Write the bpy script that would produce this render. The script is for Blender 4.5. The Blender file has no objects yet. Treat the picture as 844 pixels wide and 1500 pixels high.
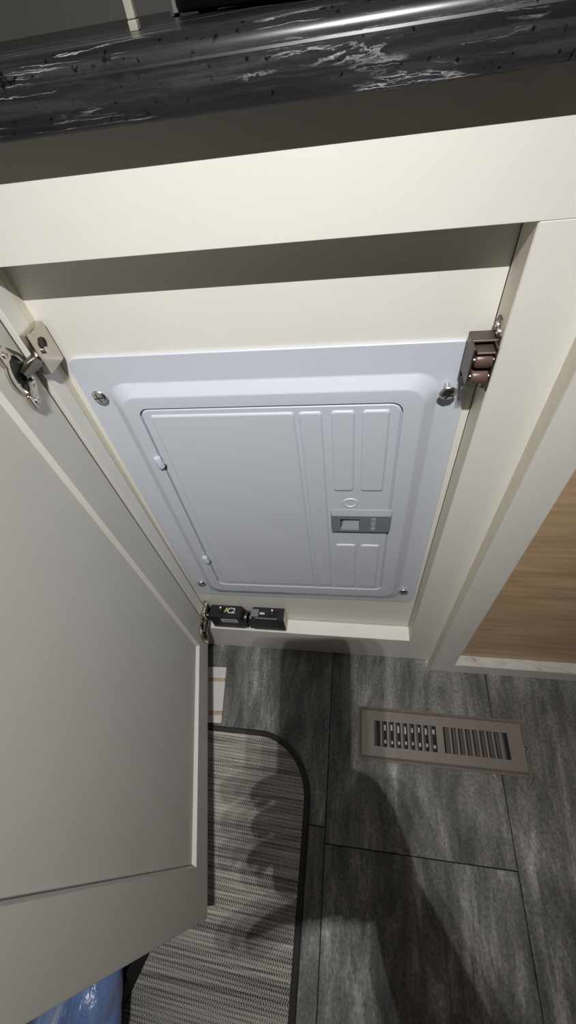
import bpy, bmesh, math, random
from mathutils import Vector, Matrix, noise
random.seed(7)
PI = math.pi
scene = bpy.context.scene
col = scene.collection

# ---------------------------------------------------------------- camera
CAM = Vector((0.43142, -0.30282, 0.88002))
CM = Matrix(((0.98720, -0.01809, 0.15845), (0.11096, 0.79158, -0.60090), (-0.11456, 0.61079, 0.78346)))
cd = bpy.data.cameras.new('camera')
cam = bpy.data.objects.new('camera', cd)
col.objects.link(cam)
cd.sensor_fit = 'VERTICAL'; cd.sensor_height = 36.0; cd.sensor_width = 36.0
cd.lens = 609.52 / 1500.0 * 36.0
cd.clip_start = 0.01
cam.matrix_world = Matrix.Translation(CAM) @ CM.to_4x4()
scene.camera = cam
# ---------------------------------------------------------------- world, exposure
w = bpy.data.worlds.new('world'); scene.world = w; w.use_nodes = True
w.node_tree.nodes['Background'].inputs[0].default_value = (1.0, 0.80, 0.54, 1)
w.node_tree.nodes['Background'].inputs[1].default_value = 0.022
vs = scene.view_settings
vs.view_transform = 'Standard'; vs.look = 'None'; vs.gamma = 1.0; vs.use_curve_mapping = False
vs.exposure = 0.0
# the lamp worn on the photographer's forehead: three LEDs in a row
LAMP = Vector((0.44, -0.44, 1.34))
LAMP_AIM = Vector((0.285, 0.125, 0.08))
LED_POWER = (14.3, 6.6, 14.3)          # spot, flood, spot
LED_SPREAD = 0.017
LED_CONE = (72.0, 165.0, 72.0)
LED_COLOR = (1.0, 0.985, 0.96)

# ---------------------------------------------------------------- materials
def nmat(name):
    m = bpy.data.materials.new(name); m.use_nodes = True
    nt = m.node_tree
    return m, nt, nt.nodes['Principled BSDF']
def N(nt, t, **kw):
    n = nt.nodes.new(t)
    for k, v in kw.items(): setattr(n, k, v)
    return n
def setin(n, **kw):
    for k, v in kw.items(): n.inputs[k.replace('_', ' ')].default_value = v
def ramp(nt, stops):
    n = nt.nodes.new('ShaderNodeValToRGB'); el = n.color_ramp.elements
    while len(el) < len(stops): el.new(0.5)
    for e, (p, c) in zip(el, stops): e.position = p; e.color = (*c, 1) if len(c) == 3 else c
    return n
def coords(nt, scale, kind='Object', rot=(0, 0, 0)):
    # 'World' = position in the room, so a pattern runs on over alike pieces
    mp = nt.nodes.new('ShaderNodeMapping')
    if kind == 'World':
        g = nt.nodes.new('ShaderNodeNewGeometry'); nt.links.new(g.outputs['Position'], mp.inputs['Vector'])
    else:
        tc = nt.nodes.new('ShaderNodeTexCoord'); nt.links.new(tc.outputs[kind], mp.inputs['Vector'])
    mp.inputs['Scale'].default_value = scale; mp.inputs['Rotation'].default_value = rot
    return mp
def noise_tex(nt, mp, scale=1, detail=4, rough=.55, dist=0):
    n = nt.nodes.new('ShaderNodeTexNoise')
    setin(n, Scale=scale, Detail=detail, Roughness=rough, Distortion=dist)
    nt.links.new(mp.outputs[0], n.inputs['Vector'])
    return n
def bump(nt, b, src, strength=.2, dist=.001):
    n = nt.nodes.new('ShaderNodeBump'); setin(n, Strength=strength, Distance=dist)
    nt.links.new(src, n.inputs['Height']); nt.links.new(n.outputs[0], b.inputs['Normal'])
def plain(name, c, rough=.5, metal=0, spec=.5, var=.06, vscale=60, bmp=0):
    m, nt, b = nmat(name)
    mp = coords(nt, (1, 1, 1), 'World'); nz = noise_tex(nt, mp, vscale, 4)
    r = ramp(nt, [(.3, tuple(x * (1 - var) for x in c)), (.7, tuple(min(1, x * (1 + var)) for x in c))])
    nt.links.new(nz.outputs[0], r.inputs[0]); nt.links.new(r.outputs[0], b.inputs['Base Color'])
    setin(b, Roughness=rough, Metallic=metal); b.inputs['Specular IOR Level'].default_value = spec
    if bmp: bump(nt, b, nz.outputs[0], bmp, .0006)
    return m

M = {}
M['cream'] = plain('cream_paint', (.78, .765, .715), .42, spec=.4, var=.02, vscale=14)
M['door'] = plain('cream_paint_shaded', (.665, .65, .605), .48, spec=.35, var=.025, vscale=9)  # cabinet cream darkened, the open door's shade put into the colour
M['beige'] = plain('raw_beige_edge', (.72, .675, .56), .6, var=.03)
M['white_sill'] = None
M['panel'] = plain('grey_enamel', (.60, .635, .71), .46, spec=.5, var=.012, vscale=400, bmp=.10)
M['latch'] = plain('slate_plastic', (.19, .215, .25), .42, var=.02)
M['latch_lit'] = plain('lit_slate_plastic', (.34, .38, .42), .4, var=.02)  # latch plastic lightened, light on the recess floor put into the colour
M['emb_text'] = plain('embossed_text', (.40, .44, .48), .4, var=.01)
M['zinc'] = plain('zinc_screw', (.70, .69, .66), .28, 1.0, var=.1, vscale=300)
M['nickel'] = plain('nickel', (.62, .575, .50), .22, 1.0, var=.06, vscale=80)
M['dark_metal'] = plain('dark_steel', (.07, .065, .06), .3, .9)
M['nickel_dark_reflection'] = plain('nickel_dark_reflection', (.20, .19, .18), .25, 1.0)  # hinge nickel darkened, its dark reflections painted into the colour
M['bronze'] = plain('bronze_steel', (.13, .105, .09), .38, .75, var=.15, vscale=120)
M['roller'] = plain('copper_brown_nylon', (.12, .070, .058), .35, var=.1, vscale=200)
M['black_plastic'] = plain('black_plastic', (.016, .016, .019), .38, var=.2, vscale=200)
M['black_matte'] = plain('black_matte', (.009, .009, .009), .8)
M['grey_print'] = plain('grey_print', (.20, .20, .21), .6, var=.5, vscale=500)
M['white_print'] = plain('white_print', (.80, .79, .74), .6, var=.02)
M['yellow_print'] = plain('yellow_print', (.72, .70, .30), .6, var=.05)
M['sticker'] = plain('sticker_paper', (.60, .58, .55), .6, var=.15, vscale=600)
M['register'] = plain('taupe_enamel', (.20, .168, .145), .5, var=.06, vscale=90)
M['louver'] = plain('louver_grey', (.105, .10, .093), .6, var=.08)
M['lever'] = plain('damper_galvanised', (.40, .39, .38), .5, .2, var=.2, vscale=300)
M['binding'] = plain('mat_binding', (.035, .032, .032), .75, var=.25, vscale=600, bmp=.3)
M['wall_grey'] = plain('wall_grey', (.62, .62, .60), .8, var=.04)
M['cream_post'] = plain('cream_plastic', (.42, .40, .34), .6)
M['chrome'] = plain('chrome', (.62, .62, .63), .35, .35)
M['appliance'] = plain('appliance_black', (.008, .008, .009), .5, spec=.25)

def mat_sill():
    m, nt, b = nmat('white_raw_sill')
    mp = coords(nt, (26, 60, 20), 'World'); n = noise_tex(nt, mp, 1, 5, .6, 1.2)
    r = ramp(nt, [(.30, (.05, .05, .045)), (.36, (.50, .49, .46)), (.6, (.62, .61, .57))])
    nt.links.new(n.outputs[0], r.inputs[0]); nt.links.new(r.outputs[0], b.inputs['Base Color']); setin(b, Roughness=.7)
    return m
M['white_sill'] = mat_sill()

def mat_counter():
    m, nt, b = nmat('black_marble_laminate')
    mp = coords(nt, (3, 95, 95), 'World', (0, 0, 0))
    warp = noise_tex(nt, coords(nt, (9, 30, 30), 'World'), 1.6, 5, .65)
    mixv = N(nt, 'ShaderNodeVectorMath', operation='MULTIPLY_ADD'); mixv.inputs[1].default_value = (.55, .55, .55)
    nt.links.new(warp.outputs['Color'], mixv.inputs[0]); nt.links.new(mp.outputs[0], mixv.inputs[2])
    base = noise_tex(nt, mixv, 1.5, 8, .65, .6)
    r0 = ramp(nt, [(.3, (.007, .007, .008)), (.5, (.018, .018, .020)), (.63, (.038, .037, .041)), (.80, (.10, .098, .105))])
    nt.links.new(base.outputs[0], r0.inputs[0])
    # thin pale veins: where a stretched noise crosses its middle
    vein = noise_tex(nt, mixv, 1.15, 5, .6, .9)
    s = N(nt, 'ShaderNodeMath', operation='SUBTRACT'); s.inputs[1].default_value = .5; nt.links.new(vein.outputs[0], s.inputs[0])
    a = N(nt, 'ShaderNodeMath', operation='ABSOLUTE'); nt.links.new(s.outputs[0], a.inputs[0])
    rv = ramp(nt, [(0, (1, 1, 1)), (.006, (.5, .5, .5)), (.018, (0, 0, 0))]); nt.links.new(a.outputs[0], rv.inputs[0])
    mask = noise_tex(nt, coords(nt, (13, 60, 60), 'World'), 1.0, 3)
    rm = ramp(nt, [(.50, (0, 0, 0)), (.62, (1, 1, 1))]); nt.links.new(mask.outputs[0], rm.inputs[0])
    mm = N(nt, 'ShaderNodeMath', operation='MULTIPLY'); nt.links.new(rv.outputs[0], mm.inputs[0]); nt.links.new(rm.outputs[0], mm.inputs[1])
    mx = N(nt, 'ShaderNodeMix', data_type='RGBA'); nt.links.new(mm.outputs[0], mx.inputs[0]); nt.links.new(r0.outputs[0], mx.inputs[6]); mx.inputs[7].default_value = (.50, .50, .53, 1)
    # dark specks
    sp = noise_tex(nt, coords(nt, (1, 1, 1), 'World'), 210, 2)
    rs = ramp(nt, [(.30, (0.15, .15, .15)), (.36, (1, 1, 1))]); nt.links.new(sp.outputs[0], rs.inputs[0])
    mu = N(nt, 'ShaderNodeMix', data_type='RGBA', blend_type='MULTIPLY'); mu.inputs[0].default_value = 1
    nt.links.new(mx.outputs[2], mu.inputs[6]); nt.links.new(rs.outputs[0], mu.inputs[7])
    nt.links.new(mu.outputs[2], b.inputs['Base Color']); setin(b, Roughness=.27)
    return m
M['counter'] = mat_counter()

def mat_tile():
    m, nt, b = nmat('slate_vinyl_tile')
    oi = N(nt, 'ShaderNodeObjectInfo')
    off = N(nt, 'ShaderNodeVectorMath', operation='MULTIPLY_ADD'); off.inputs[1].default_value = (7, 7, 0)
    g = N(nt, 'ShaderNodeNewGeometry')
    nt.links.new(oi.outputs['Random'], off.inputs[0]); nt.links.new(g.outputs['Position'], off.inputs[2])
    def st(sc, scale, det, ro, di=0):
        mp = nt.nodes.new('ShaderNodeMapping'); mp.inputs['Scale'].default_value = sc
        nt.links.new(off.outputs[0], mp.inputs['Vector']); return noise_tex(nt, mp, scale, det, ro, di)
    big = st((19, 4.2, 1), 1, 9, .72, .35)
    r = ramp(nt, [(.30, (.055, .054, .052)), (.44, (.125, .123, .118)), (.56, (.24, .236, .228)), (.68, (.56, .555, .54))])
    nt.links.new(big.outputs[0], r.inputs[0])
    fine = st((260, 190, 1), 1, 4, .75)
    rf = ramp(nt, [(.28, (.30, .30, .30)), (.72, (1.55, 1.55, 1.55))]); nt.links.new(fine.outputs[0], rf.inputs[0])
    mu = N(nt, 'ShaderNodeMix', data_type='RGBA', blend_type='MULTIPLY'); mu.inputs[0].default_value = .8
    nt.links.new(r.outputs[0], mu.inputs[6]); nt.links.new(rf.outputs[0], mu.inputs[7])
    # pale scuffs
    sc = st((60, 20, 1), 1, 8, .75, .8)
    rs = ramp(nt, [(.64, (0, 0, 0)), (.74, (.6, .6, .6))]); nt.links.new(sc.outputs[0], rs.inputs[0])
    mx = N(nt, 'ShaderNodeMix', data_type='RGBA'); nt.links.new(rs.outputs[0], mx.inputs[0]); nt.links.new(mu.outputs[2], mx.inputs[6]); mx.inputs[7].default_value = (.34, .335, .32, 1)
    nt.links.new(mx.outputs[2], b.inputs['Base Color']); setin(b, Roughness=.55); b.inputs['Specular IOR Level'].default_value = .35
    bump(nt, b, fine.outputs[0], .12, .0006)
    return m
M['tile'] = mat_tile()

def mat_mat():
    m, nt, b = nmat('woven_mat')
    g = N(nt, 'ShaderNodeNewGeometry')
    mp0 = nt.nodes.new('ShaderNodeMapping'); mp0.inputs['Rotation'].default_value = (0, 0, math.radians(3)); nt.links.new(g.outputs['Position'], mp0.inputs['Vector'])
    sx = N(nt, 'ShaderNodeSeparateXYZ'); nt.links.new(mp0.outputs[0], sx.inputs[0])
    def m_(op, a, bb=None, c=None):
        n = N(nt, 'ShaderNodeMath', operation=op)
        for i, x in enumerate((a, bb, c)):
            if x is None: continue
            if isinstance(x, (int, float)): n.inputs[i].default_value = x
            else: nt.links.new(x, n.inputs[i])
        return n.outputs[0]
    row = m_('MULTIPLY', sx.outputs[1], 1 / .0050)
    fr = m_('FRACT', row); par = m_('MODULO', m_('FLOOR', row), 2.0); sg = m_('MULTIPLY_ADD', m_('ABSOLUTE', par), 2.0, -1.0)
    # slanted yarn flecks, the slant turning over from row to row
    sh = m_('MULTIPLY', m_('MULTIPLY', fr, sg), .85)
    fl = m_('FRACT', m_('MULTIPLY_ADD', sx.outputs[0], 1 / .0036, sh))
    tri = m_('ABSOLUTE', m_('SUBTRACT', fl, .5))
    yarn = m_('MULTIPLY', tri, 2.0)
    rowedge = m_('MULTIPLY', m_('ABSOLUTE', m_('SUBTRACT', fr, .5)), 2.0)
    h = m_('SUBTRACT', yarn, m_('MULTIPLY', m_('POWER', rowedge, 4.0), .6))
    n1 = noise_tex(nt, coords(nt, (3, 130, 1), 'World', (0, 0, math.radians(3))), 1, 3)
    n2 = noise_tex(nt, coords(nt, (1, 1, 1), 'World'), 900, 2)
    tone = m_('ADD', m_('MULTIPLY_ADD', h, .42, .12), m_('ADD', m_('MULTIPLY', m_('SUBTRACT', n1.outputs[0], .5), 1.1), m_('MULTIPLY', m_('SUBTRACT', n2.outputs[0], .5), .7)))
    r = ramp(nt, [(-.0, (.07, .068, .060)), (.2, (.25, .242, .218)), (.45, (.60, .585, .53)), (.8, (.80, .785, .72))])
    nt.links.new(tone, r.inputs[0]); nt.links.new(r.outputs[0], b.inputs['Base Color']); setin(b, Roughness=.75); b.inputs['Specular IOR Level'].default_value = .2
    bump(nt, b, h, .5, .0012)
    return m
M['mat'] = mat_mat()

def mat_wood(name, c0, c1, sc, dots=False):
    m, nt, b = nmat(name)
    mp = coords(nt, sc, 'World'); n = noise_tex(nt, mp, 1, 7, .62, .5)
    r = ramp(nt, [(.3, c0), (.7, c1)]); nt.links.new(n.outputs[0], r.inputs[0])
    out = r.outputs[0]
    if dots:
        n2 = noise_tex(nt, coords(nt, (1, 1, 1), 'World'), 70, 2)
        rs = ramp(nt, [(.22, (.12, .08, .05)), (.25, (1, 1, 1))]); nt.links.new(n2.outputs[0], rs.inputs[0])
        mu = N(nt, 'ShaderNodeMix', data_type='RGBA', blend_type='MULTIPLY'); mu.inputs[0].default_value = 1
        nt.links.new(out, mu.inputs[6]); nt.links.new(rs.outputs[0], mu.inputs[7]); out = mu.outputs[2]
    nt.links.new(out, b.inputs['Base Color']); setin(b, Roughness=.6)
    return m
M['plywood'] = mat_wood('plywood', (.46, .30, .175), (.74, .53, .32), (6, 90, 75), True)
M['white_wood'] = mat_wood('white_painted_wood', (.66, .64, .59), (.74, .725, .68), (40, 6, 20))
M['brown_stripe'] = mat_wood('brown_stain', (.33, .20, .12), (.66, .56, .44), (190, 120, 1))

def mat_bag():
    m, nt, b = nmat('blue_plastic_film')
    mp = coords(nt, (19, 5, 4), 'Object', (0, 0, math.radians(16))); n = noise_tex(nt, mp, 1, 6, .6, 1.2)
    r = ramp(nt, [(.33, (.03, .035, .05)), (.42, (.22, .26, .36)), (.50, (.25, .40, .85)), (.60, (.42, .56, .95)), (.70, (.80, .85, .95))])
    nt.links.new(n.outputs[0], r.inputs[0]); nt.links.new(r.outputs[0], b.inputs['Base Color'])
    bump(nt, b, n.outputs[0], .6, .01); setin(b, Roughness=.18); b.inputs['Transmission Weight'].default_value = .12; b.inputs['IOR'].default_value = 1.3
    return m
M['bag'] = mat_bag()
M['skin'] = plain('skin', (.50, .31, .22), .5)
M['shirt'] = plain('dark_shirt', (.05, .055, .065), .85)
M['trousers'] = plain('trousers', (.045, .05, .07), .85)
M['hair'] = plain('hair', (.03, .02, .015), .6)
M['shoe'] = plain('shoe', (.03, .03, .03), .6)
M['lens'] = plain('lens_glass', (.02, .02, .03), .1)
mm_, nt_, b_ = nmat('led_glow'); b_.inputs['Emission Color'].default_value = (1, .98, .95, 1); b_.inputs['Emission Strength'].default_value = 4.0; M['led'] = mm_
mm_, nt_, b_ = nmat('phone_screen'); setin(b_, Roughness=.1); b_.inputs['Base Color'].default_value = (.02, .02, .02, 1); M['screen'] = mm_

# ---------------------------------------------------------------- mesh helpers
WORLD = {}
def tag(o, label=None, cat=None, group=None, kind=None):
    if label: o['label'] = label
    if cat: o['category'] = cat
    if group: o['group'] = group
    if kind: o['kind'] = kind
    return o
def empty(name, loc, label=None, cat=None, group=None, kind=None):
    o = bpy.data.objects.new(name, None); col.objects.link(o); o.location = loc; o.empty_display_size = .02
    WORLD[o] = Vector(loc); return tag(o, label, cat, group, kind)
def place(name, me, parent=None, origin=None):
    """link a mesh given in room coordinates; its origin goes to the middle of its underside"""
    if origin is None:
        c = [v.co for v in me.vertices]
        lo = Vector([min(p[i] for p in c) for i in range(3)]); hi = Vector([max(p[i] for p in c) for i in range(3)])
        origin = Vector(((lo.x + hi.x) / 2, (lo.y + hi.y) / 2, lo.z))
    me.transform(Matrix.Translation(-origin))
    o = bpy.data.objects.new(name, me); col.objects.link(o)
    WORLD[o] = origin.copy()
    o.parent = parent
    o.location = origin - (WORLD[parent] if parent else Vector((0, 0, 0)))
    return o
class MB:
    def __init__(s): s.v = []; s.f = []; s.mi = []
    def add(s, v, f, mi=0):
        n = len(s.v); s.v += [tuple(p) for p in v]; s.f += [tuple(i + n for i in q) for q in f]; s.mi += [mi] * len(f); return s
    def box(s, x0, x1, y0, y1, z0, z1, bev=0, seg=2, X=None, mi=0):
        bm = bmesh.new(); bmesh.ops.create_cube(bm, size=1)
        for v in bm.verts: v.co = Vector(((x0 + x1) / 2 + v.co.x * (x1 - x0), (y0 + y1) / 2 + v.co.y * (y1 - y0), (z0 + z1) / 2 + v.co.z * (z1 - z0)))
        if bev: bmesh.ops.bevel(bm, geom=list(bm.edges), offset=bev, segments=seg, affect='EDGES', profile=.5)
        return s.bm(bm, X, mi)
    def bm(s, bm, X=None, mi=0):
        if X: bm.transform(X)
        bm.verts.index_update()
        s.add([v.co.copy() for v in bm.verts], [[v.index for v in f.verts] for f in bm.faces], mi); bm.free(); return s
    def loops(s, loops, close_start=False, close_end=True, mi=0):
        n = len(loops[0]); v = [p for l in loops for p in l]; f = []
        for k in range(len(loops) - 1):
            for i in range(n):
                j = (i + 1) % n; f.append((k * n + i, k * n + j, (k + 1) * n + j, (k + 1) * n + i))
        if close_start: f.append(tuple(reversed(range(n))))
        if close_end: f.append(tuple((len(loops) - 1) * n + i for i in range(n)))
        return s.add(v, f, mi)
    def lathe(s, p, axis, prof, seg=20, mi=0):
        """prof: (radius, height along axis)"""
        a = Vector(axis).normalized(); t = a.orthogonal().normalized(); u = a.cross(t); p = Vector(p)
        return s.loops([[p + a * h + (t * math.cos(2 * PI * i / seg) + u * math.sin(2 * PI * i / seg)) * max(r, 1e-5) for i in range(seg)] for r, h in prof], True, True, mi)
    def tube(s, pts, r, seg=10, mi=0):
        pts = [Vector(p) for p in pts]; L = []
        rr = r if isinstance(r, (list, tuple)) else [r] * len(pts); t = None
        for k, p in enumerate(pts):
            d = (pts[min(k + 1, len(pts) - 1)] - pts[max(k - 1, 0)]).normalized()
            t = d.orthogonal().normalized() if t is None else (t - d * t.dot(d)).normalized()
            u = d.cross(t)
            L.append([p + (t * math.cos(2 * PI * i / seg) + u * math.sin(2 * PI * i / seg)) * rr[k] for i in range(seg)])
        return s.loops(L, True, True, mi)
    def build(s, name, mat, parent=None, smooth=35, fn=None, origin=None):
        me = bpy.data.meshes.new(name)
        me.from_pydata([fn(Vector(p)) for p in s.v] if fn else s.v, [], s.f)
        for m in (mat if isinstance(mat, (list, tuple)) else [mat]): me.materials.append(M[m] if isinstance(m, str) else m)
        for p, i in zip(me.polygons, s.mi): p.material_index = i
        bm = bmesh.new(); bm.from_mesh(me); bmesh.ops.recalc_face_normals(bm, faces=bm.faces); bm.to_mesh(me); bm.free()
        me.update()
        if smooth:
            for p in me.polygons: p.use_smooth = True
            me.set_sharp_from_angle(angle=math.radians(smooth))
            for p in me.polygons: p.use_smooth = len(p.vertices) < 5
        o = place(name, me, parent, origin)
        if smooth:
            wn = o.modifiers.new('weighted_normal', 'WEIGHTED_NORMAL'); wn.mode = 'FACE_AREA'; wn.weight = 100; wn.keep_sharp = True
        return o
def rrect(x0, x1, z0, z1, r, y, n=6):
    P = []
    for cx, cz, a0 in ((x1 - r, z1 - r, 0), (x0 + r, z1 - r, 90), (x0 + r, z0 + r, 180), (x1 - r, z0 + r, 270)):
        for i in range(n + 1):
            a = math.radians(a0 + 90 * i / n); P.append(Vector((cx + r * math.cos(a), y, cz + r * math.sin(a))))
    return P
def boxobj(name, mat, parent, b, bev=.001, **kw):
    return MB().box(*b, bev=bev).build(name, mat, parent, **kw)
def text_mesh(name, body, size, X, mat, parent, extrude=.0002, fit=None):
    cu = bpy.data.curves.new('lettering', 'FONT'); cu.body = body; cu.size = size; cu.extrude = extrude; cu.align_x = 'CENTER'; cu.align_y = 'CENTER'; cu.resolution_u = 3
    to = bpy.data.objects.new('lettering_source', cu); col.objects.link(to)
    dg = bpy.context.evaluated_depsgraph_get(); me = bpy.data.meshes.new_from_object(to.evaluated_get(dg))
    bpy.data.objects.remove(to); bpy.data.curves.remove(cu)
    if fit:
        xs = [v.co.x for v in me.vertices]; k = fit / (max(xs) - min(xs)); me.transform(Matrix.Diagonal((k, 1, 1, 1)))
    me.transform(X); me.materials.clear(); me.materials.append(M[mat]); me.name = name
    return place(name, me, parent)

# ---------------------------------------------------------------- floor
D = 0.0289                      # depth from face frame front to the back board
floor = MB().box(-1.1, 1.6, -2.0, .62, -.03, -.004).build('floor', 'black_matte', None, 0)
tag(floor, 'dark grey slate look tile floor', 'floor', kind='structure')
sA, tw, tl = .3922, .2977, .6
tile_me = None
for ci in range(-5, 4):
    x0 = sA + ci * tw
    y_off = {0: -.3169, 1: -.60, -1: -.895}.get(ci, -.3169 + (ci * .23) % .6)
    for k in range(-3, 3):
        y0 = y_off + k * tl; y1 = y0 + tl
        if y1 < -1.9 or y0 > .6: continue
        if tile_me is None:
            o = MB().box(x0 + .0006, x0 + tw - .0006, y0 + .0006, y1 - .0006, -.004, 0, .0006, 1).build('floor_tile', 'tile', floor, 40); tile_me = o.data
        else:
            o = bpy.data.objects.new('floor_tile', tile_me); col.objects.link(o); o.parent = floor
            o.location = Vector((x0 + tw / 2, (y0 + y1) / 2, -.004)) - WORLD[floor]
# ---------------------------------------------------------------- wall behind the counter
wb = MB().box(-1.1, 1.6, .60, .66, 0, 2.2).build('wall_back', 'wall_grey', None, 0)
tag(wb, 'grey wall behind the dark countertop', 'wall', kind='structure')

# ---------------------------------------------------------------- main cabinet
cab = empty('kitchen_cabinet', (.33, .25, 0), 'cream painted base cabinet with its door swung open around a grey metal panel', 'cabinet')
ZT, ZL, XR, ZC = .7742, .0948, .5373, .842
boxobj('top_rail', 'cream', cab, (.02, .5867, 0, .0195, ZT, ZC - .0005), .0007)
boxobj('stile', 'cream', cab, (XR, .5867, 0, D - .0012, 0.0005, ZT), .0007)
MB().box(XR - .0005, XR + .0001, .0008, D - .0014, ZL + .0005, ZT - .0002).build('edge_band', 'beige', cab, 0)
def slant(p):                    # the left side of the opening runs a little out of plumb
    if p.x > .1: p = Vector((p.x - .0045 * (1 - (p.z - .09) / .68), p.y, p.z))
    return p
MB().box(.02, .1490, 0, .0195, 0.0005, ZT, .0007).build('stile', 'cream', cab, 35, slant)
MB().box(.1490, XR, 0, D - .0008, 0.0005, ZL, .0007).build('bottom_rail', 'cream', cab, 35, lambda p: Vector((p.x - (.0055 if p.x < .2 else 0), p.y, p.z)))
boxobj('top_filler', 'cream', cab, (.13, .552, .0195, D, ZT + .004, ZC - .001), .0005)
def slant2(p):
    if p.x > .13: p = Vector((p.x - .0105 * (1 - (p.z - .09) / .68), p.y, p.z))
    return p
MB().box(.02, .1490, .0198, D + .011, 0.0005, ZC - .001, .0004).build('side_panel', 'beige', cab, 35, slant2)
boxobj('back_board', 'cream', cab, (.1492 - .012, XR - .0006, D, D + .012, 0.0005, ZC - .001), .0004)
boxobj('side_panel', 'cream', cab, (.5475, .5865, D + .0005, .58, 0.0005, ZC - .001), .0005)
boxobj('side_panel', 'cream', cab, (.02, .038, D + .013, .58, 0.0005, ZC - .001), .0005)
boxobj('rear_panel', 'cream', cab, (.038, .547, .575, .585, 0.0005, ZC - .001), .0005)

# door, swung open about 77 degrees
H = Vector((.1465, -.0053, 0)); TH = -.2316
U = Vector((-math.sin(TH), -math.cos(TH), 0)); NI = Vector((.97330, .22954, 0))    # along the door, out of its inner face
def dp(a, w, z): return H + U * a + NI * w + Vector((0, 0, z))
DZ0, DZ1, DW, DS, DT = .1074, .787, .4192, .0574, .0190
def dloop(a0, a1, z0, z1, w): return [dp(a0, w, z0), dp(a1, w, z0), dp(a1, w, z1), dp(a0, w, z1)]
e = .0012
mb = MB()
mb.loops([dloop(DS, DW - DS, DZ0 + DS, DZ1 - DS, -DT), dloop(0 + e, DW - e, DZ0 + e, DZ1 - e, -DT), dloop(0, DW, DZ0, DZ1, -DT + e), dloop(0, DW, DZ0, DZ1, -e * .6), dloop(e * .6, DW - e * .6, DZ0 + e * .6, DZ1 - e * .6, 0),
          dloop(DS - .001, DW - DS + .001, DZ0 + DS - .001, DZ1 - DS + .001, 0), dloop(DS + .0016, DW - DS - .0016, DZ0 + DS + .0016, DZ1 - DS - .0016, -.0055), dloop(DS + .0016, DW - DS - .0016, DZ0 + DS + .0016, DZ1 - DS - .0016, -DT)], False, False)
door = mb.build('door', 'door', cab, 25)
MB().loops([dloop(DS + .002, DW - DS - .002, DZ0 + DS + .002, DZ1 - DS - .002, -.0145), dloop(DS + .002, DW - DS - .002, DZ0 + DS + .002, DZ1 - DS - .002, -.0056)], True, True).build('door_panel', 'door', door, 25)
# bumper dot at the free bottom corner of the door
MB().box(-.004, .004, -.003, .003, 0, .005, .001, X=Matrix.Translation(dp(DW - .01, -.006, DZ0 - .0045))).build('bumper', 'black_plastic', door)

# concealed hinges
def hinge(zc, xj):
    h = empty('hinge', (xj, .01, zc), None, None); h.parent = cab; h.location = Vector((xj, .01, zc)) - WORLD[cab]
    # body clipped on the edge of the frame
    MB().box(xj + .0005, xj + .0095, -.0015, .0255, zc - .019, zc + .019, .0025, 2).build('mounting_body', 'nickel', h)
    MB().box(xj + .0005, xj + .0060, .0235, .0275, zc - .013, zc + .017, .001, 1).build('mounting_clip', 'dark_metal', h)
    MB().box(xj + .004, xj + .0115, -.0045, .001, zc - .003, zc + .021, .0015, 2).build('mounting_flange', 'nickel', h)
    s = MB().lathe((xj + .0094, .0095, zc + .006), (1, 0, 0), [(.0052, 0), (.0052, .0008), (.0036, .0008), (.0036, .0002)], 16)
    s.build('slot_rim', 'dark_metal', h)
    MB().lathe((xj + .0094, .0065, zc + .001), (1, .0, 0), [(.0030, 0), (.0030, .0022), (.0022, .003), (.001, .0026)], 14).build('screw', 'zinc', h)
    # arm between body and cup
    p0 = Vector((xj + .0035, -.0015, zc - .001)); p1 = dp(.010, .0035, zc); p2 = dp(.024, .001, zc)
    mb = MB().tube([p0 + Vector((0, 0, -.002)), (p0 + p1) / 2 + NI * .0015 + Vector((0, 0, -.002)), p1 + Vector((0, 0, -.002)), p2 + Vector((0, 0, -.002))], [.0058, .0062, .0060, .0050], 14)
    mb.build('arm', 'nickel_dark_reflection', h, 50)
    # cup: flat black disc painting the shade in the well, rim, wing plate with a tab at each end
    X = Matrix(((U.x, NI.x, 0, dp(.0225, .0003, zc).x), (U.y, NI.y, 0, dp(.0225, .0003, zc).y), (0, 0, 1, zc), (0, 0, 0, 1)))   # local x along door, y off the face, z up
    n = 32; out = []; inn = []
    for i in range(n):
        a = 2 * PI * i / n; c, s_ = math.cos(a), math.sin(a)
        ro = .0185 + .0080 * max(0, abs(s_) - .80) / .2
        out.append((ro * c * (1.0 if abs(s_) < .8 else .95) + (.006 * (abs(s_) - .8) / .2 if abs(s_) > .8 else 0), ro * s_)); inn.append((.0118 * c + .001, .0155 * s_))
    def ring(pts, y): return [X @ Vector((p[0], y, p[1])) for p in pts]
    MB().loops([ring(out, 0), ring(out, .0018), ring([(a * .94, b * .94) for a, b in out], .0030), ring([(a * 1.12, b * 1.06) for a, b in inn], .0034), ring(inn, .0026), ring(inn, .0004)], False, False).build('cup_plate', 'nickel', h, 40)
    MB().loops([ring(inn, .0003), ring([(a * .98, b * .98) for a, b in inn], .0010)], False, True).build('cup_shade_disc', 'black_plastic', h)
    for sgn in (-1, 1):
        t = MB().box(.001, .0150, 0, .0046, sgn * .0210 - .0060, sgn * .0210 + .0060, .0016, 2, X=X).build('tab', 'nickel', h)
        MB().lathe(X @ Vector((.0085, .0045, sgn * .0215)), NI, [(.0028, 0), (.0028, .001), (.0015, .0016), (.0008, .0010)], 12).build('screw', 'zinc', h)
    MB().tube([X @ Vector((-.004, .0045, -.011)), X @ Vector((.004, .0055, -.008)), X @ Vector((.011, .0045, -.016))], .0022, 8).build('link', 'nickel', h)
    return h
hinge(.7035, .1490)
hinge(.1445, .1444)

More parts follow.
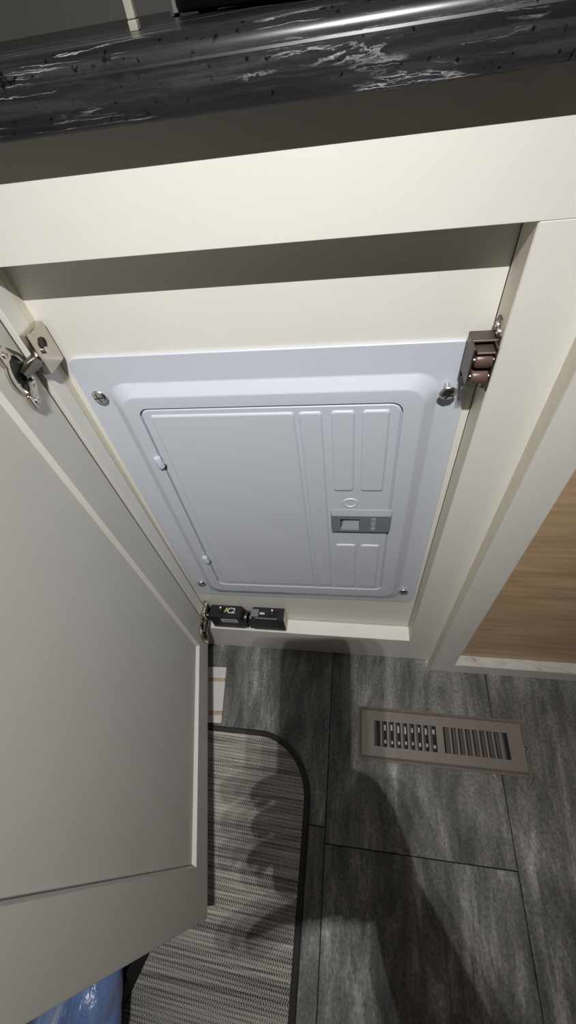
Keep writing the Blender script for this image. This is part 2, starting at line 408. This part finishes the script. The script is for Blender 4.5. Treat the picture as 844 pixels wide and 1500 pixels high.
# roller catch on the right jamb
rc = empty('roller_catch', (XR, .01, .68)); rc.parent = cab; rc.location = Vector((XR, .01, .68)) - WORLD[cab]
bronze = 'bronze'
zc0 = .678
pl = []
for yy, zz in ((.003, .700), (.010, .7085), (.018, .7085), (.0245, .700), (.0245, .650), (.018, .6455), (.009, .650), (.003, .660)): pl.append((yy, zz))
MB().loops([[Vector((XR - .0002, a, b)) for a, b in pl], [Vector((XR - .0020, a, b)) for a, b in pl]], True, True).build('mounting_plate', bronze, rc, 20)
for yy, zz in ((.0145, .7025), (.0075, .701), (.014, .652)):
    MB().lathe((XR - .0018, yy, zz), (-1, 0, 0), [(.0030, 0), (.0028, .0012), (.0016, .002), (.0008, .0014)], 12).build('screw', 'zinc', rc)
def bracket(x0, x1, y0, y1, z0, z1, nm='bracket'):
    return MB().box(x0, x1, y0, y1, z0, z1, .0006, 1).build(nm, bronze, rc)
bracket(XR - .0200, XR - .0015, .0060, .0075 + .013, .6935, .6955)          # top shelf
bracket(XR - .0200, XR - .0183, -.0045, .0205, .6620, .6950)               # left cheek
bracket(XR - .0035, XR - .0019, -.0045, .0205, .6560, .6950)               # right cheek
bracket(XR - .0200, XR - .0019, .0185, .0203, .6560, .6950)                # back
bracket(XR - .0175, XR - .0040, -.0060, .0060, .6905, .6925)               # hood over the upper roller
for zz in (.6835, .6690):
    r = MB().lathe((XR - .0172, -.0010, zz), (1, 0, 0), [(.0040, 0), (.0052, .0004), (.0060, .002), (.0062, .0065), (.0060, .011), (.0052, .0126), (.0040, .0130)], 20).build('roller', 'roller', rc, 40)
    MB().lathe((XR - .0184, -.0010, zz), (1, 0, 0), [(.0016, 0), (.0016, .0165)], 10).build('axle', 'zinc', rc)

# ---------------------------------------------------------------- neighbouring cabinet on the right
cab2 = empty('open_cabinet', (.9, .2, 0), 'grey shaded face frame of the next cabinet standing proud with bare plywood inside', 'cabinet')
PY, XS, XE, Z2, D2 = -.021, .5867, .6258, .0423, .0191
MB().box(XS, XE, PY, 0, .0005, ZC - .001, .0008).build('stile', 'cream', cab2)
MB().box(XS - .0004, XS + .0001, PY + .0012, -.0001, .001, ZC - .0015).build('edge_band', 'beige', cab2, 0)
MB().box(XE, 1.30, PY, PY + D2 - .0004, .0005, Z2 - .0012, .0006).build('bottom_rail', 'cream', cab2)
MB().box(XE + .0003, 1.30, PY + .0006, PY + D2, Z2 - .0011, Z2).build('sill', 'white_sill', cab2, 0)
MB().box(.6000, 1.30, PY + D2 + .0006, PY + D2 + .0056, .0005, ZC - .001).build('plywood_panel', 'plywood', cab2, 0)
MB().box(1.24, 1.30, PY + .0002, PY + D2 - .0002, Z2 + .0002, ZC - .001, .0008).build('stile', 'cream', cab2)

# ---------------------------------------------------------------- countertop
YC = -.0187; ZTOP = .871; rr = .0095
prof = [(YC + .012, ZC), (YC + .001, ZC), (YC, ZC + .001), (YC, .8612), (YC + .0006, .8622)]
for i in range(0, 9):
    a = math.radians(90 * i / 8); prof.append((YC + .0006 + .011 - .011 * math.cos(a), .8622 + (ZTOP - .8622) * math.sin(a)))
prof += [(.598, ZTOP), (.598, ZC), (.3, ZC)]
MB().loops([[Vector((x, a, b)) for a, b in prof] for x in (-.6, 1.4)], True, True).build('countertop', 'counter', None, 30)
ct = bpy.data.objects['countertop']; tag(ct, 'glossy black marble look laminate countertop with white veins and rolled front edge', 'countertop')

# ---------------------------------------------------------------- things standing on the counter
cp = empty('cream_post', (.2925, .075, ZTOP), 'slim cream plastic post standing on the countertop near its front left', 'post')
MB().box(.2905, .2962, .0715, .0770, ZTOP, ZTOP + .0045, .0006).build('foot', 'cream_post', cp)
MB().box(.2907, .2960, .0717, .0768, ZTOP + .0048, ZTOP + .075, .0006).build('shaft', 'cream_post', cp)
ap = empty('black_appliance', (.42, .33, ZTOP), 'black boxy appliance with a thin chrome corner strip on the countertop', 'appliance')
Rz = Matrix.Translation(Vector((.278, .219, ZTOP))) @ Matrix.Rotation(math.radians(-50), 4, 'Z')
MB().box(0, .24, 0, .16, .0015, .16, .004, X=Rz).build('housing', 'appliance', ap)
MB().box(-.0015, .0030, -.0025, .004, .002, .15, .0006, X=Rz).build('corner_strip', 'chrome', ap)
MB().box(-.025, -.0185, .006, .0125, 0, .15, .001, X=Rz).build('side_strip', 'chrome', ap)
for a, b in ((.02, .02), (.22, .02), (.02, .14), (.22, .14)):
    MB().lathe(Rz @ Vector((a, b, 0)), (0, 0, 1), [(.008, 0), (.008, .0024)], 12).build('foot', 'black_plastic', ap)
MB().box(-.020, .003, .006, .0125, .10, .11, .001, X=Rz).build('strip_bracket', 'chrome', ap)

# ---------------------------------------------------------------- breaker panel
bp = empty('breaker_panel', (.34, D, .2), 'grey sheet metal breaker panel cover set sideways inside the cream cabinet', 'electrical panel')
def warp(p):                      # the cover hangs slightly askew
    t = 1 - (p.z - .20) / .484; k = -.0125 + .0160 * (p.x - .156) / .372
    zz = p.z - .0100 * t * (1 - (p.x - .156) / .372)
    return Vector((p.x + k * t, p.y, zz))
FL, PL, DR, EM, LA = .0262, .0185, .0192, .0160, .0125
cov = MB().loops([rrect(.1560, .5283, .2035, .6838, .012, D - .0002), rrect(.1560, .5283, .2035, .6838, .012, FL + .0006), rrect(.1567, .5276, .2042, .6831, .0115, FL),
                  rrect(.1835, .5050, .2140, .6560, .020, FL), rrect(.1850, .5035, .2165, .6540, .020, FL - .0006), rrect(.1945, .4935, .2355, .6440, .018, PL + .0006), rrect(.1965, .4915, .2378, .6420, .017, PL),
                  rrect(.2105, .4745, .2590, .6300, .011, PL), rrect(.2105, .4745, .2590, .6300, .011, PL + .0040)], False, True).build('cover_plate', 'panel', bp, 28, warp)
pdoor = MB().loops([rrect(.2117, .4733, .2602, .6280, .0105, PL + .0037), rrect(.2117, .4733, .2602, .6280, .0105, DR + .0012), rrect(.2131, .4719, .2616, .6266, .0098, DR)], True, True).build('panel_door', 'panel', bp, 28, warp)
def emboss(x0, x1, z0, z1, hgt=.0016, b=.0022):
    MB().loops([rrect(x0, x1, z0, z1, .0035, DR + .0006), rrect(x0, x1, z0, z1, .0035, DR - .0001), rrect(x0 + b * .4, x1 - b * .4, z0 + b * .4, z1 - b * .4, .0033, DR - hgt * .75), rrect(x0 + b, x1 - b, z0 + b, z1 - b, .003, DR - hgt)], False, True).build('embossed_field', 'panel', pdoor, 50, warp)
emboss(.2215, .3715, .2690, .6215); emboss(.3755, .3985, .2690, .6215)
emboss(.4070, .4300, .5050, .6220); emboss(.4370, .4630, .5050, .6220)
emboss(.4070, .4340, .2690, .3910); emboss(.4405, .4655, .2690, .3910)
# raised ring, latch, knuckles
n = 24; c0 = Vector((.4264, 0, .4822))
def cring(r, y): return [Vector((c0.x + r * math.cos(2 * PI * i / n), y, c0.z + r * .95 * math.sin(2 * PI * i / n))) for i in range(n)]
MB().loops([cring(.0090, DR + .0005), cring(.0090, DR - .0001), cring(.0082, DR - .0012), cring(.0072, DR - .0012), cring(.0064, DR - .0001), cring(.0062, DR - .0003)], False, True).build('knockout_ring', 'panel', pdoor, 50, warp)
lx0, lx1, lz0, lz1 = .4020, .4765, .4295, .4675
MBl = MB()
hx0, hx1, hz0, hz1 = .4140, .4378, .4340, .4575
def lr(x0, x1, z0, z1, y): return [Vector((x1, y, z1)), Vector((x0, y, z1)), Vector((x0, y, z0)), Vector((x1, y, z0))]
MBl.loops([lr(lx0, lx1, lz0, lz1 + .002, DR - .0001), lr(lx0 + .0002, lx1 - .0002, lz0 + .0002, lz1 + .001, DR - .0015), lr(lx0 + .0020, lx1 - .0020, lz0 + .0014, lz1 - .0036, LA), lr(hx0, hx1, hz0, hz1, LA), lr(hx0 + .0012, hx1 - .0004, hz0 + .0004, hz1 - .0004, DR - .0006)], False, False)
MBl.loops([lr(hx0 + .0012, hx1 - .0004, hz0 + .0004, hz1 - .0004, DR - .0006)], False, True)
latch = MBl.build('latch', 'latch', pdoor, 20, warp)
MB().loops([[Vector((hx0 + .0045, DR - .0008, hz1 - .0035)), Vector((hx1 - .0006, DR - .0008, hz1 - .0035)), Vector((hx1 - .0006, LA + .0010, hz0 + .0006)), Vector((hx0 + .0014, LA + .0010, hz0 + .0006))]], False, True).build('lit_recess_floor', 'latch_lit', pdoor, 0, warp)  # sloped recess floor of the latch, painted as if lit
TX = Matrix.Translation(Vector((.4550, LA - .0002, .4465))) @ Matrix(((0, -1, 0, 0), (0, 0, -1, 0), (1, 0, 0, 0), (0, 0, 0, 1)))
text_mesh('lettering', 'SIEMENS', .0078, TX, 'emb_text', pdoor, .0002, .0260)
for zz in (.5554, .3420):
    k = MB()
    k.tube([(.2085, DR - .0020, zz + .0075), (.2092, DR - .0030, zz), (.2098, DR - .0020, zz - .0068)], [.0038, .0046, .0040], 12)
    k.build('hinge_knuckle', 'panel', pdoor, 40, warp)
    MB().lathe((.2096, DR - .0008, zz - .0068), (0, -1, 0), [(.0054, 0), (.0054, .0007), (.0040, .0009)], 12).build('pressed_slit', 'black_matte', pdoor, 30, warp)
    MB().box(.2020, .2068, DR - .0006, DR - .0001, zz + .0075, zz + .0085).build('pressed_slit', 'black_matte', pdoor, 0, warp)
    for dz in (.017, -.017): MB().lathe((.2082, DR + .0002, zz + dz), (0, -1, 0), [(.0022, 0), (.0017, .0011), (.0005, .0014)], 10).build('dimple', 'panel', pdoor, 40, warp)
def cover_screw(x, z, stand, tilt):
    y = FL - stand
    ax = Vector((tilt[0], -1, tilt[1])).normalized()
    s = MB().lathe((x, FL, z), ax, [(.0026, -.0002), (.0026, stand)], 12)
    s.lathe(Vector((x, FL, z)) + ax * stand, ax, [(.0072, 0), (.0078, .0007), (.0075, .0017), (.0056, .0030), (.0024, .0034)], 22)
    o = s.build('cover_screw', 'zinc', bp, 40)
    t = ax.orthogonal().normalized(); b2 = ax.cross(t); ang = random.uniform(0, 3)
    d1 = t * math.cos(ang) + b2 * math.sin(ang); d2 = ax.cross(d1); c = Vector((x, FL, z)) + ax * (stand + .00315)
    for a, b in ((d1, d2), (d2, d1)):
        q = [c + a * .0052 + b * .0006, c - a * .0052 + b * .0006, c - a * .0052 - b * .0006, c + a * .0052 - b * .0006]
        MB().loops([q, [p + ax * .00035 for p in q]], True, True).build('cross_slot', 'dark_metal', o, 0)
cover_screw(.1738, .6430, .0035, (-.05, -.1)); cover_screw(.5106, .6425, .0090, (.02, -.25))
cover_screw(.5119, .2500, .0040, (0, -.1)); cover_screw(.1655, .2450, .0040, (.1, -.1))

# ---------------------------------------------------------------- two loose circuit breakers on the ledge
def extrude_xz(poly, y0, y1, bev=.0008):
    bm = bmesh.new(); vs_ = [bm.verts.new((x, y0, z)) for x, z in poly]; f = bm.faces.new(vs_)
    r = bmesh.ops.extrude_face_region(bm, geom=[f])
    for v in r['geom']:
        if isinstance(v, bmesh.types.BMVert): v.co.y = y1
    bmesh.ops.recalc_face_normals(bm, faces=bm.faces)
    if bev: bmesh.ops.bevel(bm, geom=list(bm.edges), offset=bev, segments=1, affect='EDGES')
    return MB().bm(bm)
def breaker(x0, flip, label):
    b = empty('circuit_breaker', (x0 + .037, .0165, ZL), label, 'breaker', 'loose circuit breakers on the ledge')
    zb = ZL + .0004; zt = zb + .0500; y0, y1 = .0032, .0283
    L = .0730
    f = (lambda x: x0 + L - x) if flip else (lambda x: x0 + x)
    poly = [(0, 0), (.064, 0), (.066, .004), (.072, .004), (.0725, .012), (.0705, .020), (.0728, .026), (.0715, .033), (.067, .034), (.0645, .044), (.0625, .0500), (0, .0500)]
    extrude_xz([(f(x), zb + z) for x, z in poly], y0, y1).build('case', 'black_plastic', b, 30)
    def fb(a, c): return (min(f(a), f(c)), max(f(a), f(c)))
    # toggle slot and handle on the top face
    MB().box(*fb(.010, .030), y0 + .006, y1 - .005, zt - .0002, zt + .0006, .0003, 1).build('toggle_bezel', 'black_matte', b)
    MB().box(*fb(.019, .026), y0 + .0075, y1 - .0065, zt, zt + .0075, .0012, 2).build('toggle', 'black_plastic', b)
    MB().box(*fb(.0212, .0242), y1 - .0105, y1 - .0070, zt + .0074, zt + .0078).build('toggle_mark', 'white_print', b, 0)
    MB().box(*fb(-.0002, .058), y0 - .0004, y0 + .0022, zt - .0135, zt - .0120, .0003, 1).build('case_seam', 'black_plastic', b)
    for xx in (.008, .056): MB().lathe((f(xx), y0, zb + .009), (0, -1, 0), [(.0026, 0), (.0026, .0004), (.0014, .0004)], 12).build('rivet', 'dark_metal', b)
    MB().lathe((f(.0672), y0 + .010, zb + .0335), (0, 0, 1), [(.0034, 0), (.0032, .0016), (.0012, .0020)], 12).build('terminal_screw', 'zinc', b)
    return b, f, zt, y0, y1, zb
b1, f1, zt, y0, y1, zb = breaker(.1560, False, 'black circuit breaker with a white sticker and white marking, next to the lower hinge')
MB().box(.1785, .2115, y0 - .0003, y0 + .0002, zb + .0285, zb + .0420).build('side_sticker', 'sticker', b1, 0)
for k, z in enumerate((.0330, .0355, .0380)): MB().box(.184, .2055, y0 - .0004, y0 - .0002, zb + z, zb + z + .0011).build('printed_line', 'grey_print', b1, 0)
for ch, xx, mt in (('A', .1895, 'yellow_print'), ('C', .1965, 'white_print'), ('2', .2035, 'white_print')):
    text_mesh('marking', ch, .0155, Matrix.Translation(Vector((xx, .0172, zt + .0003))), mt, b1, .0002)
b2, f2, zt, y0, y1, zb = breaker(.2300, True, 'black circuit breaker with grey printing and pale end, farther from the hinge')
MB().box(.3030, .3034, y0 + .001, y1 - .001, zb + .001, zb + .049).build('end_sheet', 'beige', b2, 0)  # thin beige sheet over the end face
MB().box(.2385, .2530, .0085, .0235, zt + .0001, zt + .0004).build('printed_label', 'grey_print', b2, 0)
MB().box(.2555, .2650, .0135, .0175, zt + .0001, zt + .0004).build('printed_label', 'sticker', b2, 0)
MB().box(.2480, .2900, .0048, .0068, zt + .0001, zt + .0003).build('printed_label', 'grey_print', b2, 0)

# ---------------------------------------------------------------- floor register
reg = empty('floor_register', (.5922, -.145, 0), 'taupe metal floor register with two banks of louvers set in the tile floor', 'floor vent')
rx0, rx1, ry0, ry1 = .4450, .7405, -.1895, -.1000
H0, H1 = .0004, .0052
def rr_xy(x0, x1, y0, y1, r, z): return [Vector((p.x, p.z, z)) for p in rrect(x0, x1, y0, y1, r, 0, 4)]
banks = ((.4748, .5858), (.5982, .7085)); sy0, sy1 = -.1665, -.1240; ns = 9
mb = MB()
mb.loops([rr_xy(rx0, rx1, ry0, ry1, .006, H0), rr_xy(rx0, rx1, ry0, ry1, .006, H0 + .0018), rr_xy(rx0 + .0030, rx1 - .0030, ry0 + .0030, ry1 - .0030, .004, H0 + .0034), rr_xy(rx0 + .0046, rx1 - .0046, ry0 + .0046, ry1 - .0046, .004, H0 + .0012), rr_xy(rx0 + .0070, rx1 - .0070, ry0 + .0070, ry1 - .0070, .003, H1)], False, False)
# flat top from strips around the slots
ix0, ix1, iy0, iy1 = rx0 + .0070, rx1 - .0070, ry0 + .0070, ry1 - .0070
def strip(a, b, c, d): mb.box(a, b, c, d, H1 - .0010, H1)
strip(ix0, ix1, iy0, sy0); strip(ix0, ix1, sy1, iy1); strip(ix0, banks[0][0], sy0, sy1); strip(banks[0][1], banks[1][0], sy0, sy1); strip(banks[1][1], ix1, sy0, sy1)
slots = []
for a, b in banks:
    p = (b - a) / ns
    for i in range(ns):
        if i: strip(a + i * p - .0017, a + i * p + .0017, sy0, sy1)
        slots.append((a + i * p + (.0017 if i else 0), a + (i + 1) * p - (.0017 if i < ns - 1 else 0)))
mb.build('faceplate', 'register', reg, 30)
MB().box(ix0, ix1, iy0, iy1, .0001, .0003).build('duct_shade_sheet', 'black_matte', reg, 0)  # black sheet stands in for the shade down the duct
for i, (a, b) in enumerate(slots):
    left = i < ns
    q = [(a - .001, .0006), (a + (b - a) * .30, .0039)] if left or i == 2 * ns - 1 else [(a + (b - a) * .32, .0040), (b + .001, .0010)]
    MB().loops([[Vector((q[0][0], sy0, q[0][1])), Vector((q[1][0], sy0, q[1][1])), Vector((q[1][0] + .0006, sy0, q[1][1])), Vector((q[0][0] + .0006, sy0, q[0][1]))],
                [Vector((q[0][0], sy1, q[0][1])), Vector((q[1][0], sy1, q[1][1])), Vector((q[1][0] + .0006, sy1, q[1][1])), Vector((q[0][0] + .0006, sy1, q[0][1]))]], True, True).build('louver', 'louver', reg, 0)
    if left and i > 0:
        yy = sy1 - .004 - random.uniform(0, .002)
        MB().box(a + (b - a) * .42, a + (b - a) * .80, yy - random.uniform(.008, .013), yy, .0008, .0022, .0004, 1).build('damper_lever', 'lever', reg, 0)
        yy = sy0 + .006 + random.uniform(0, .002)
        MB().box(a + (b - a) * .45, a + (b - a) * .85, yy, yy + random.uniform(.005, .007), .0008, .0022, .0004, 1).build('damper_lever', 'lever', reg, 0)
for xx in (.4492, .7360): MB().lathe((xx, -.1452, H0 + .0022), (0, 0, 1), [(.0028, 0), (.0026, .0012), (.0010, .0018)], 12).build('screw', 'bronze', reg)

# ---------------------------------------------------------------- woven mat
matE = empty('floor_mat', (.1, -.6, 0), 'woven grey herringbone kitchen mat with dark bound edge and rounded corner', 'mat')
def mat_loop(ins, z):
    x0, x1, y0, y1, R = -.18, .3640, -1.25, -.1600, .105
    P = []
    for cx, cy, a0, r in ((x1 - R, y1 - R, 0, R), (x0 + R, y1 - R, 90, R), (x0 + R, y0 + R, 180, R), (x1 - R, y0 + R, 270, R)):
        for i in range(15):
            a = math.radians(a0 + 90 * i / 14); P.append(Vector((cx + (r - ins) * math.cos(a), cy + (r - ins) * math.sin(a) + .012 * 0, z)))
    return P
MB().loops([mat_loop(.003, .0004), mat_loop(0, .003), mat_loop(.001, .0065), mat_loop(.004, .0085), mat_loop(.008, .0082), mat_loop(.0105, .0068), mat_loop(.0105, .0004)], False, False).build('binding', 'binding', matE, 40)
MB().loops([mat_loop(.0102, .0004), mat_loop(.0102, .0066)], True, True).build('woven_field', 'mat', matE, 20)

# ---------------------------------------------------------------- white board offcut under the door
bd = empty('board_offcut', (.11, -.10, 0), 'short white painted board with two brown stained stripes on the tile by the mat', 'board')
def bq(t): return Vector((.1702 + (t) * .0116, -.0495 - t * .1060, 0))        # along the right edge
def seg(t0, t1, mat, z1, nm):
    a, b = bq(t0), bq(t1); wv = Vector((-.115, -.006, 0))
    lo = [a, b, b + wv, a + wv]
    MB().loops([[p + Vector((0, 0, .0004)) for p in lo], [p + Vector((0, 0, z1)) for p in lo]], True, True).build(nm, mat, bd, 0)
seg(0, .205, 'white_wood', .0085, 'plank'); seg(.207, .270, 'brown_stripe', .0078, 'stripe'); seg(.272, .795, 'white_wood', .0085, 'plank'); seg(.797, .868, 'brown_stripe', .0078, 'stripe'); seg(.87, 1.0, 'white_wood', .0085, 'plank')

# ---------------------------------------------------------------- dark crate with a blue plastic bag beyond the door
cr = empty('storage_crate', (.0, -.62, .007), 'low black crate on the mat beyond the open door', 'crate')
CX = Matrix.Translation(Vector((.1475, -.452, .0072))) @ Matrix.Rotation(math.radians(-20), 4, 'Z')
MB().box(-.24, 0, -.30, 0, 0, .006, .002, X=CX).build('base', 'black_matte', cr)
for b in ((-.24, 0, -.006, 0), (-.24, 0, -.30, -.294), (-.006, 0, -.294, -.006), (-.24, -.234, -.294, -.006)):
    MB().box(*b, .006, .052, .0015, X=CX).build('side', 'black_matte', cr)
bm = bmesh.new(); bmesh.ops.create_icosphere(bm, subdivisions=5, radius=1)
for v in bm.verts:
    p = v.co.copy(); k = 1 + .10 * noise.noise(p * 2.1) + .06 * noise.noise(Vector((p.x * 6, p.y * 2, p.z * 6))) + .05 * abs(noise.noise(Vector((p.x * 11, p.y * 3, p.z * 5))))
    q = Vector((p.x * k * .152, p.y * k * .165, max(-.058, p.z * k * .080)))
    if q.z < -.006: q.x = max(-.108, min(.108, q.x)); q.y = max(-.138, min(.138, q.y))
    v.co = q
bag = MB().bm(bm, CX @ Matrix.Translation(Vector((-.118, -.148, .066)))).build('plastic_bag', 'bag', None, 180)
tag(bag, 'crumpled blue translucent plastic bag lying in the black crate', 'bag')

# ---------------------------------------------------------------- the photographer (outside the frame, whose shadow falls on the floor)
R_, U_, B_ = CM.col[0].copy(), CM.col[1].copy(), CM.col[2].copy()
def ph(r, u, b): return CAM + R_ * r + U_ * u + B_ * b
def phloop(ins, b, r0=-.0560, r1=.0150, u0=-.134, u1=.0260, rad=.0095):
    P = []
    for cx, cy, a0 in ((r1 - rad, u1 - rad, 0), (r0 + rad, u1 - rad, 90), (r0 + rad, u0 + rad, 180), (r1 - rad, u0 + rad, 270)):
        for i in range(7):
            a = math.radians(a0 + 15 * i); P.append(ph(cx + (rad - ins) * math.cos(a), cy + (rad - ins) * math.sin(a), b))
    return P
phone = empty('smartphone', ph(-.02, -.134, .006), 'black smartphone held above the cabinet, taking the picture', 'phone')
MB().loops([phloop(.0015, .0030), phloop(0, .0042), phloop(0, .0098), phloop(.0012, .0110)], True, True).build('case', 'black_plastic', phone)
MB().loops([phloop(.003, .0111), phloop(.003, .0114)], True, True).build('screen', 'screen', phone)
for dv in (-.0, -.022, -.044): MB().lathe(ph(.0, dv, .0030), B_ * -1, [(.0055, 0), (.0055, .0012), (.004, .0014)], 16).build('camera_lens', 'lens', phone)

def skin_mesh(name, verts, edges, radii, root, sub=2):
    me = bpy.data.meshes.new(name); me.from_pydata(verts, edges, []); o = bpy.data.objects.new(name, me); col.objects.link(o)
    o.modifiers.new('skin', 'SKIN').use_smooth_shade = True
    for i, d in enumerate(me.skin_vertices[0].data):
        d.radius = (radii[i], radii[i]); d.use_root = (i == root)
    s = o.modifiers.new('sub', 'SUBSURF'); s.levels = sub; s.render_levels = sub
    dg = bpy.context.evaluated_depsgraph_get(); m2 = bpy.data.meshes.new_from_object(o.evaluated_get(dg)); bpy.data.objects.remove(o)
    return m2
V = []; E = []; RD = []
def add(p, r, prev=None):
    V.append(Vector(p)); RD.append(r); i = len(V) - 1
    if prev is not None: E.append((prev, i))
    return i
pel = add((.44, -1.02, .88), .135)
wai = add((.44, -.98, 1.02), .125, pel); che = add((.44, -.88, 1.20), .135, wai); nk = add((.44, -.76, 1.305), .070, che)
n2 = add((.44, -.69, 1.335), .055, nk); h0 = add((.44, -.61, 1.355), .080, n2); h1 = add((.44, -.555, 1.380), .088, h0); h2 = add((.44, -.525, 1.445), .070, h1)
wrist = ph(.050, -.184, .012); 
for s in (-1, 1):
    hip = add((.44 + s * .095, -1.03, .80), .095, pel); kn = add((.44 + s * .12, -.97, .46), .062, hip); an = add((.44 + s * .13, -1.03, .09), .042, kn); hl = add((.44 + s * .13, -1.02, .045), .040, an); toe = add((.44 + s * .145, -.86, .036), .033, hl)
    sh = add((.44 + s * .165, -.86, 1.205), .066, che)
    if s > 0:
        el = add((.655, -.76, .93), .047, sh); mid = add(((.655 * .45 + wrist.x * .55), (-.76 * .45 + wrist.y * .55), (.93 * .45 + wrist.z * .55)), .047, el); wr = add(wrist, .035, mid)
        p1 = add(ph(.034, -.146, .012), .032, wr); p2 = add(ph(.026, -.108, .010), .026, p1)
        for k, (u0, u1, rr_) in enumerate(((-.080, -.078, .0098), (-.098, -.098, .0100), (-.117, -.118, .0098), (-.143, -.166, .0105))):
            a = add(ph(.030, u0, -.004), rr_, p2 if k < 2 else p1); b = add(ph(.012, (u0 * 2 + u1) / 3, -.0125), rr_ * .95, a)
            c = add(ph(-.030, (u0 + 2 * u1) / 3, -.0130), rr_ * .88, b); d = add(ph(-.060, u1, -.006), rr_ * .8, c); add(ph(-.0700, u1 - .002, .006), rr_ * .78, d)
        t0 = add(ph(.036, -.130, .030), .014, p1); t1 = add(ph(.014, -.108, .0285), .0115, t0); t2 = add(ph(-.012, -.098, .0270), .0095, t1); add(ph(-.026, -.095, .0255), .0080, t2)
    else:
        el = add((.225, -1.00, .98), .045, sh); mid = add((.22, -1.00, .84), .037, el); wr = add((.225, -.985, .74), .027, mid)
        p1 = add((.228, -.975, .68), .030, wr)
        for k in range(4):
            a = add((.228 + (k - 1.5) * .006, -.985 + k * .018 - .02, .645), .0092, p1); b = add((.232, -.985 + k * .019 - .02, .61), .0085, a); add((.238, -.985 + k * .018 - .02, .585), .0075, b)
        a = add((.235, -.945, .68), .011, p1); b = add((.242, -.925, .65), .009, a); add((.246, -.918, .628), .008, b)
pe = empty('person', (.44, -.98, 0), 'person in dark clothes bending forward with one hand raising a smartphone', 'person')
me = skin_mesh('body', V, E, RD, 0, 2)
for k in ('skin', 'shirt', 'trousers', 'shoe'): me.materials.append(M[k])
for p in me.polygons:
    c = p.center; p.use_smooth = True
    hand = (c - ph(.03, -.13, .0)).length < .115 or (c.z < .76 and c.x < .30 and c.z > .5 and c.y > -1.05 and c.x < .262)
    head = c.y > -.735 and c.z > 1.2
    p.material_index = 0 if (hand or head) else (3 if c.z < .085 else (2 if c.z < .92 and abs(c.x - .44) < .24 and c.y < -.80 else 1))
    if c.x > .5 and c.y > -.80 and not hand: p.material_index = 1
body = place('body', me, pe, Vector((.44, -.98, 0)))
# face: nose, mouth, ears, eyes; hair
FD = Vector((0, .62, -.78)).normalized(); FU = Vector((0, .78, .62)); FC = Vector((.44, -.560, 1.385))   # face looks down at the phone
def fp(x, u, f): return FC + Vector((x, 0, 0)) + FU * u + FD * f
MB().tube([fp(0, .012, .080), fp(0, -.006, .092), fp(0, -.022, .104), fp(0, -.028, .090)], [.007, .009, .012, .008], 10).build('nose', 'skin', pe, 60)
for s in (-1, 1):
    MB().lathe(fp(s * .031, .010, .070), FD, [(.004, -.004), (.0115, .002), (.010, .009), (.004, .012)], 16).build('eye', 'white_print', pe, 60)
    MB().lathe(fp(s * .031, .010, .0795), FD, [(.005, 0), (.0045, .003)], 12).build('pupil', 'black_matte', pe, 60)
    MB().tube([fp(s * .083, .022, -.005), fp(s * .094, .012, -.010), fp(s * .093, -.012, -.006), fp(s * .083, -.028, .0)], [.006, .010, .009, .006], 8).build('ear', 'skin', pe, 60)
MB().tube([fp(-.024, -.050, .074), fp(0, -.048, .082), fp(.024, -.050, .074)], [.003, .0065, .003], 8).build('mouth', 'skin', pe, 60)
bm = bmesh.new(); bmesh.ops.create_icosphere(bm, subdivisions=4, radius=1)
for v in list(bm.verts):
    if v.co.z < -.35 or v.co.y > .62 or (v.co.z < .12 and v.co.y > -.12): bm.verts.remove(v)
for v in bm.verts:
    q = v.co * (1 + .04 * noise.noise(v.co * 7)); v.co = fp(q.x * .096, q.z * .104 + .012, q.y * .112 - .022)
MB().bm(bm).build('hair', 'hair', pe, 80)
# headlamp
AIM = (LAMP_AIM - LAMP).normalized()
hl_ = empty('headlamp', LAMP - AIM * .03, 'black headlamp with three small white lights in a row on the forehead strap', 'lamp')
side = Vector((1, 0, 0)); upv = side.cross(AIM).normalized()
Xl = Matrix((( 1, AIM.x, upv.x, LAMP.x), (0, AIM.y, upv.y, LAMP.y), (0, AIM.z, upv.z, LAMP.z), (0, 0, 0, 1)))
MB().box(-.032, .032, -.036, -.006, -.016, .016, .005, 2, X=Xl).build('housing', 'black_plastic', hl_)
for k in (-1, 0, 1):
    pos = Xl @ Vector((k * LED_SPREAD, 0, 0))
    MB().lathe(Xl @ Vector((k * LED_SPREAD, -.0060, 0)), AIM, [(.0065, 0), (.0065, .001), (.004, .0015)], 14).build('led_lens', 'led', hl_)
    ld = bpy.data.lights.new('led_beam', 'SPOT'); ld.energy = LED_POWER[k + 1]; ld.color = LED_COLOR; ld.shadow_soft_size = .0022
    ld.spot_size = math.radians(LED_CONE[k + 1]); ld.spot_blend = 1.0
    lo = bpy.data.objects.new('led_beam', ld); col.objects.link(lo); lo.parent = hl_
    rot = AIM.to_track_quat('-Z', 'Y').to_matrix().to_4x4()
    lo.matrix_local = Matrix.Translation(pos - WORLD[hl_]) @ rot
sp = []
for i in range(25):
    a = PI * (.08 + 1.84 * i / 24) + PI / 2
    sp.append(fp(.097 * math.cos(a), .050, .116 * math.sin(a) - .024))
MB().tube(sp, .0055, 6).build('strap', 'black_matte', hl_)
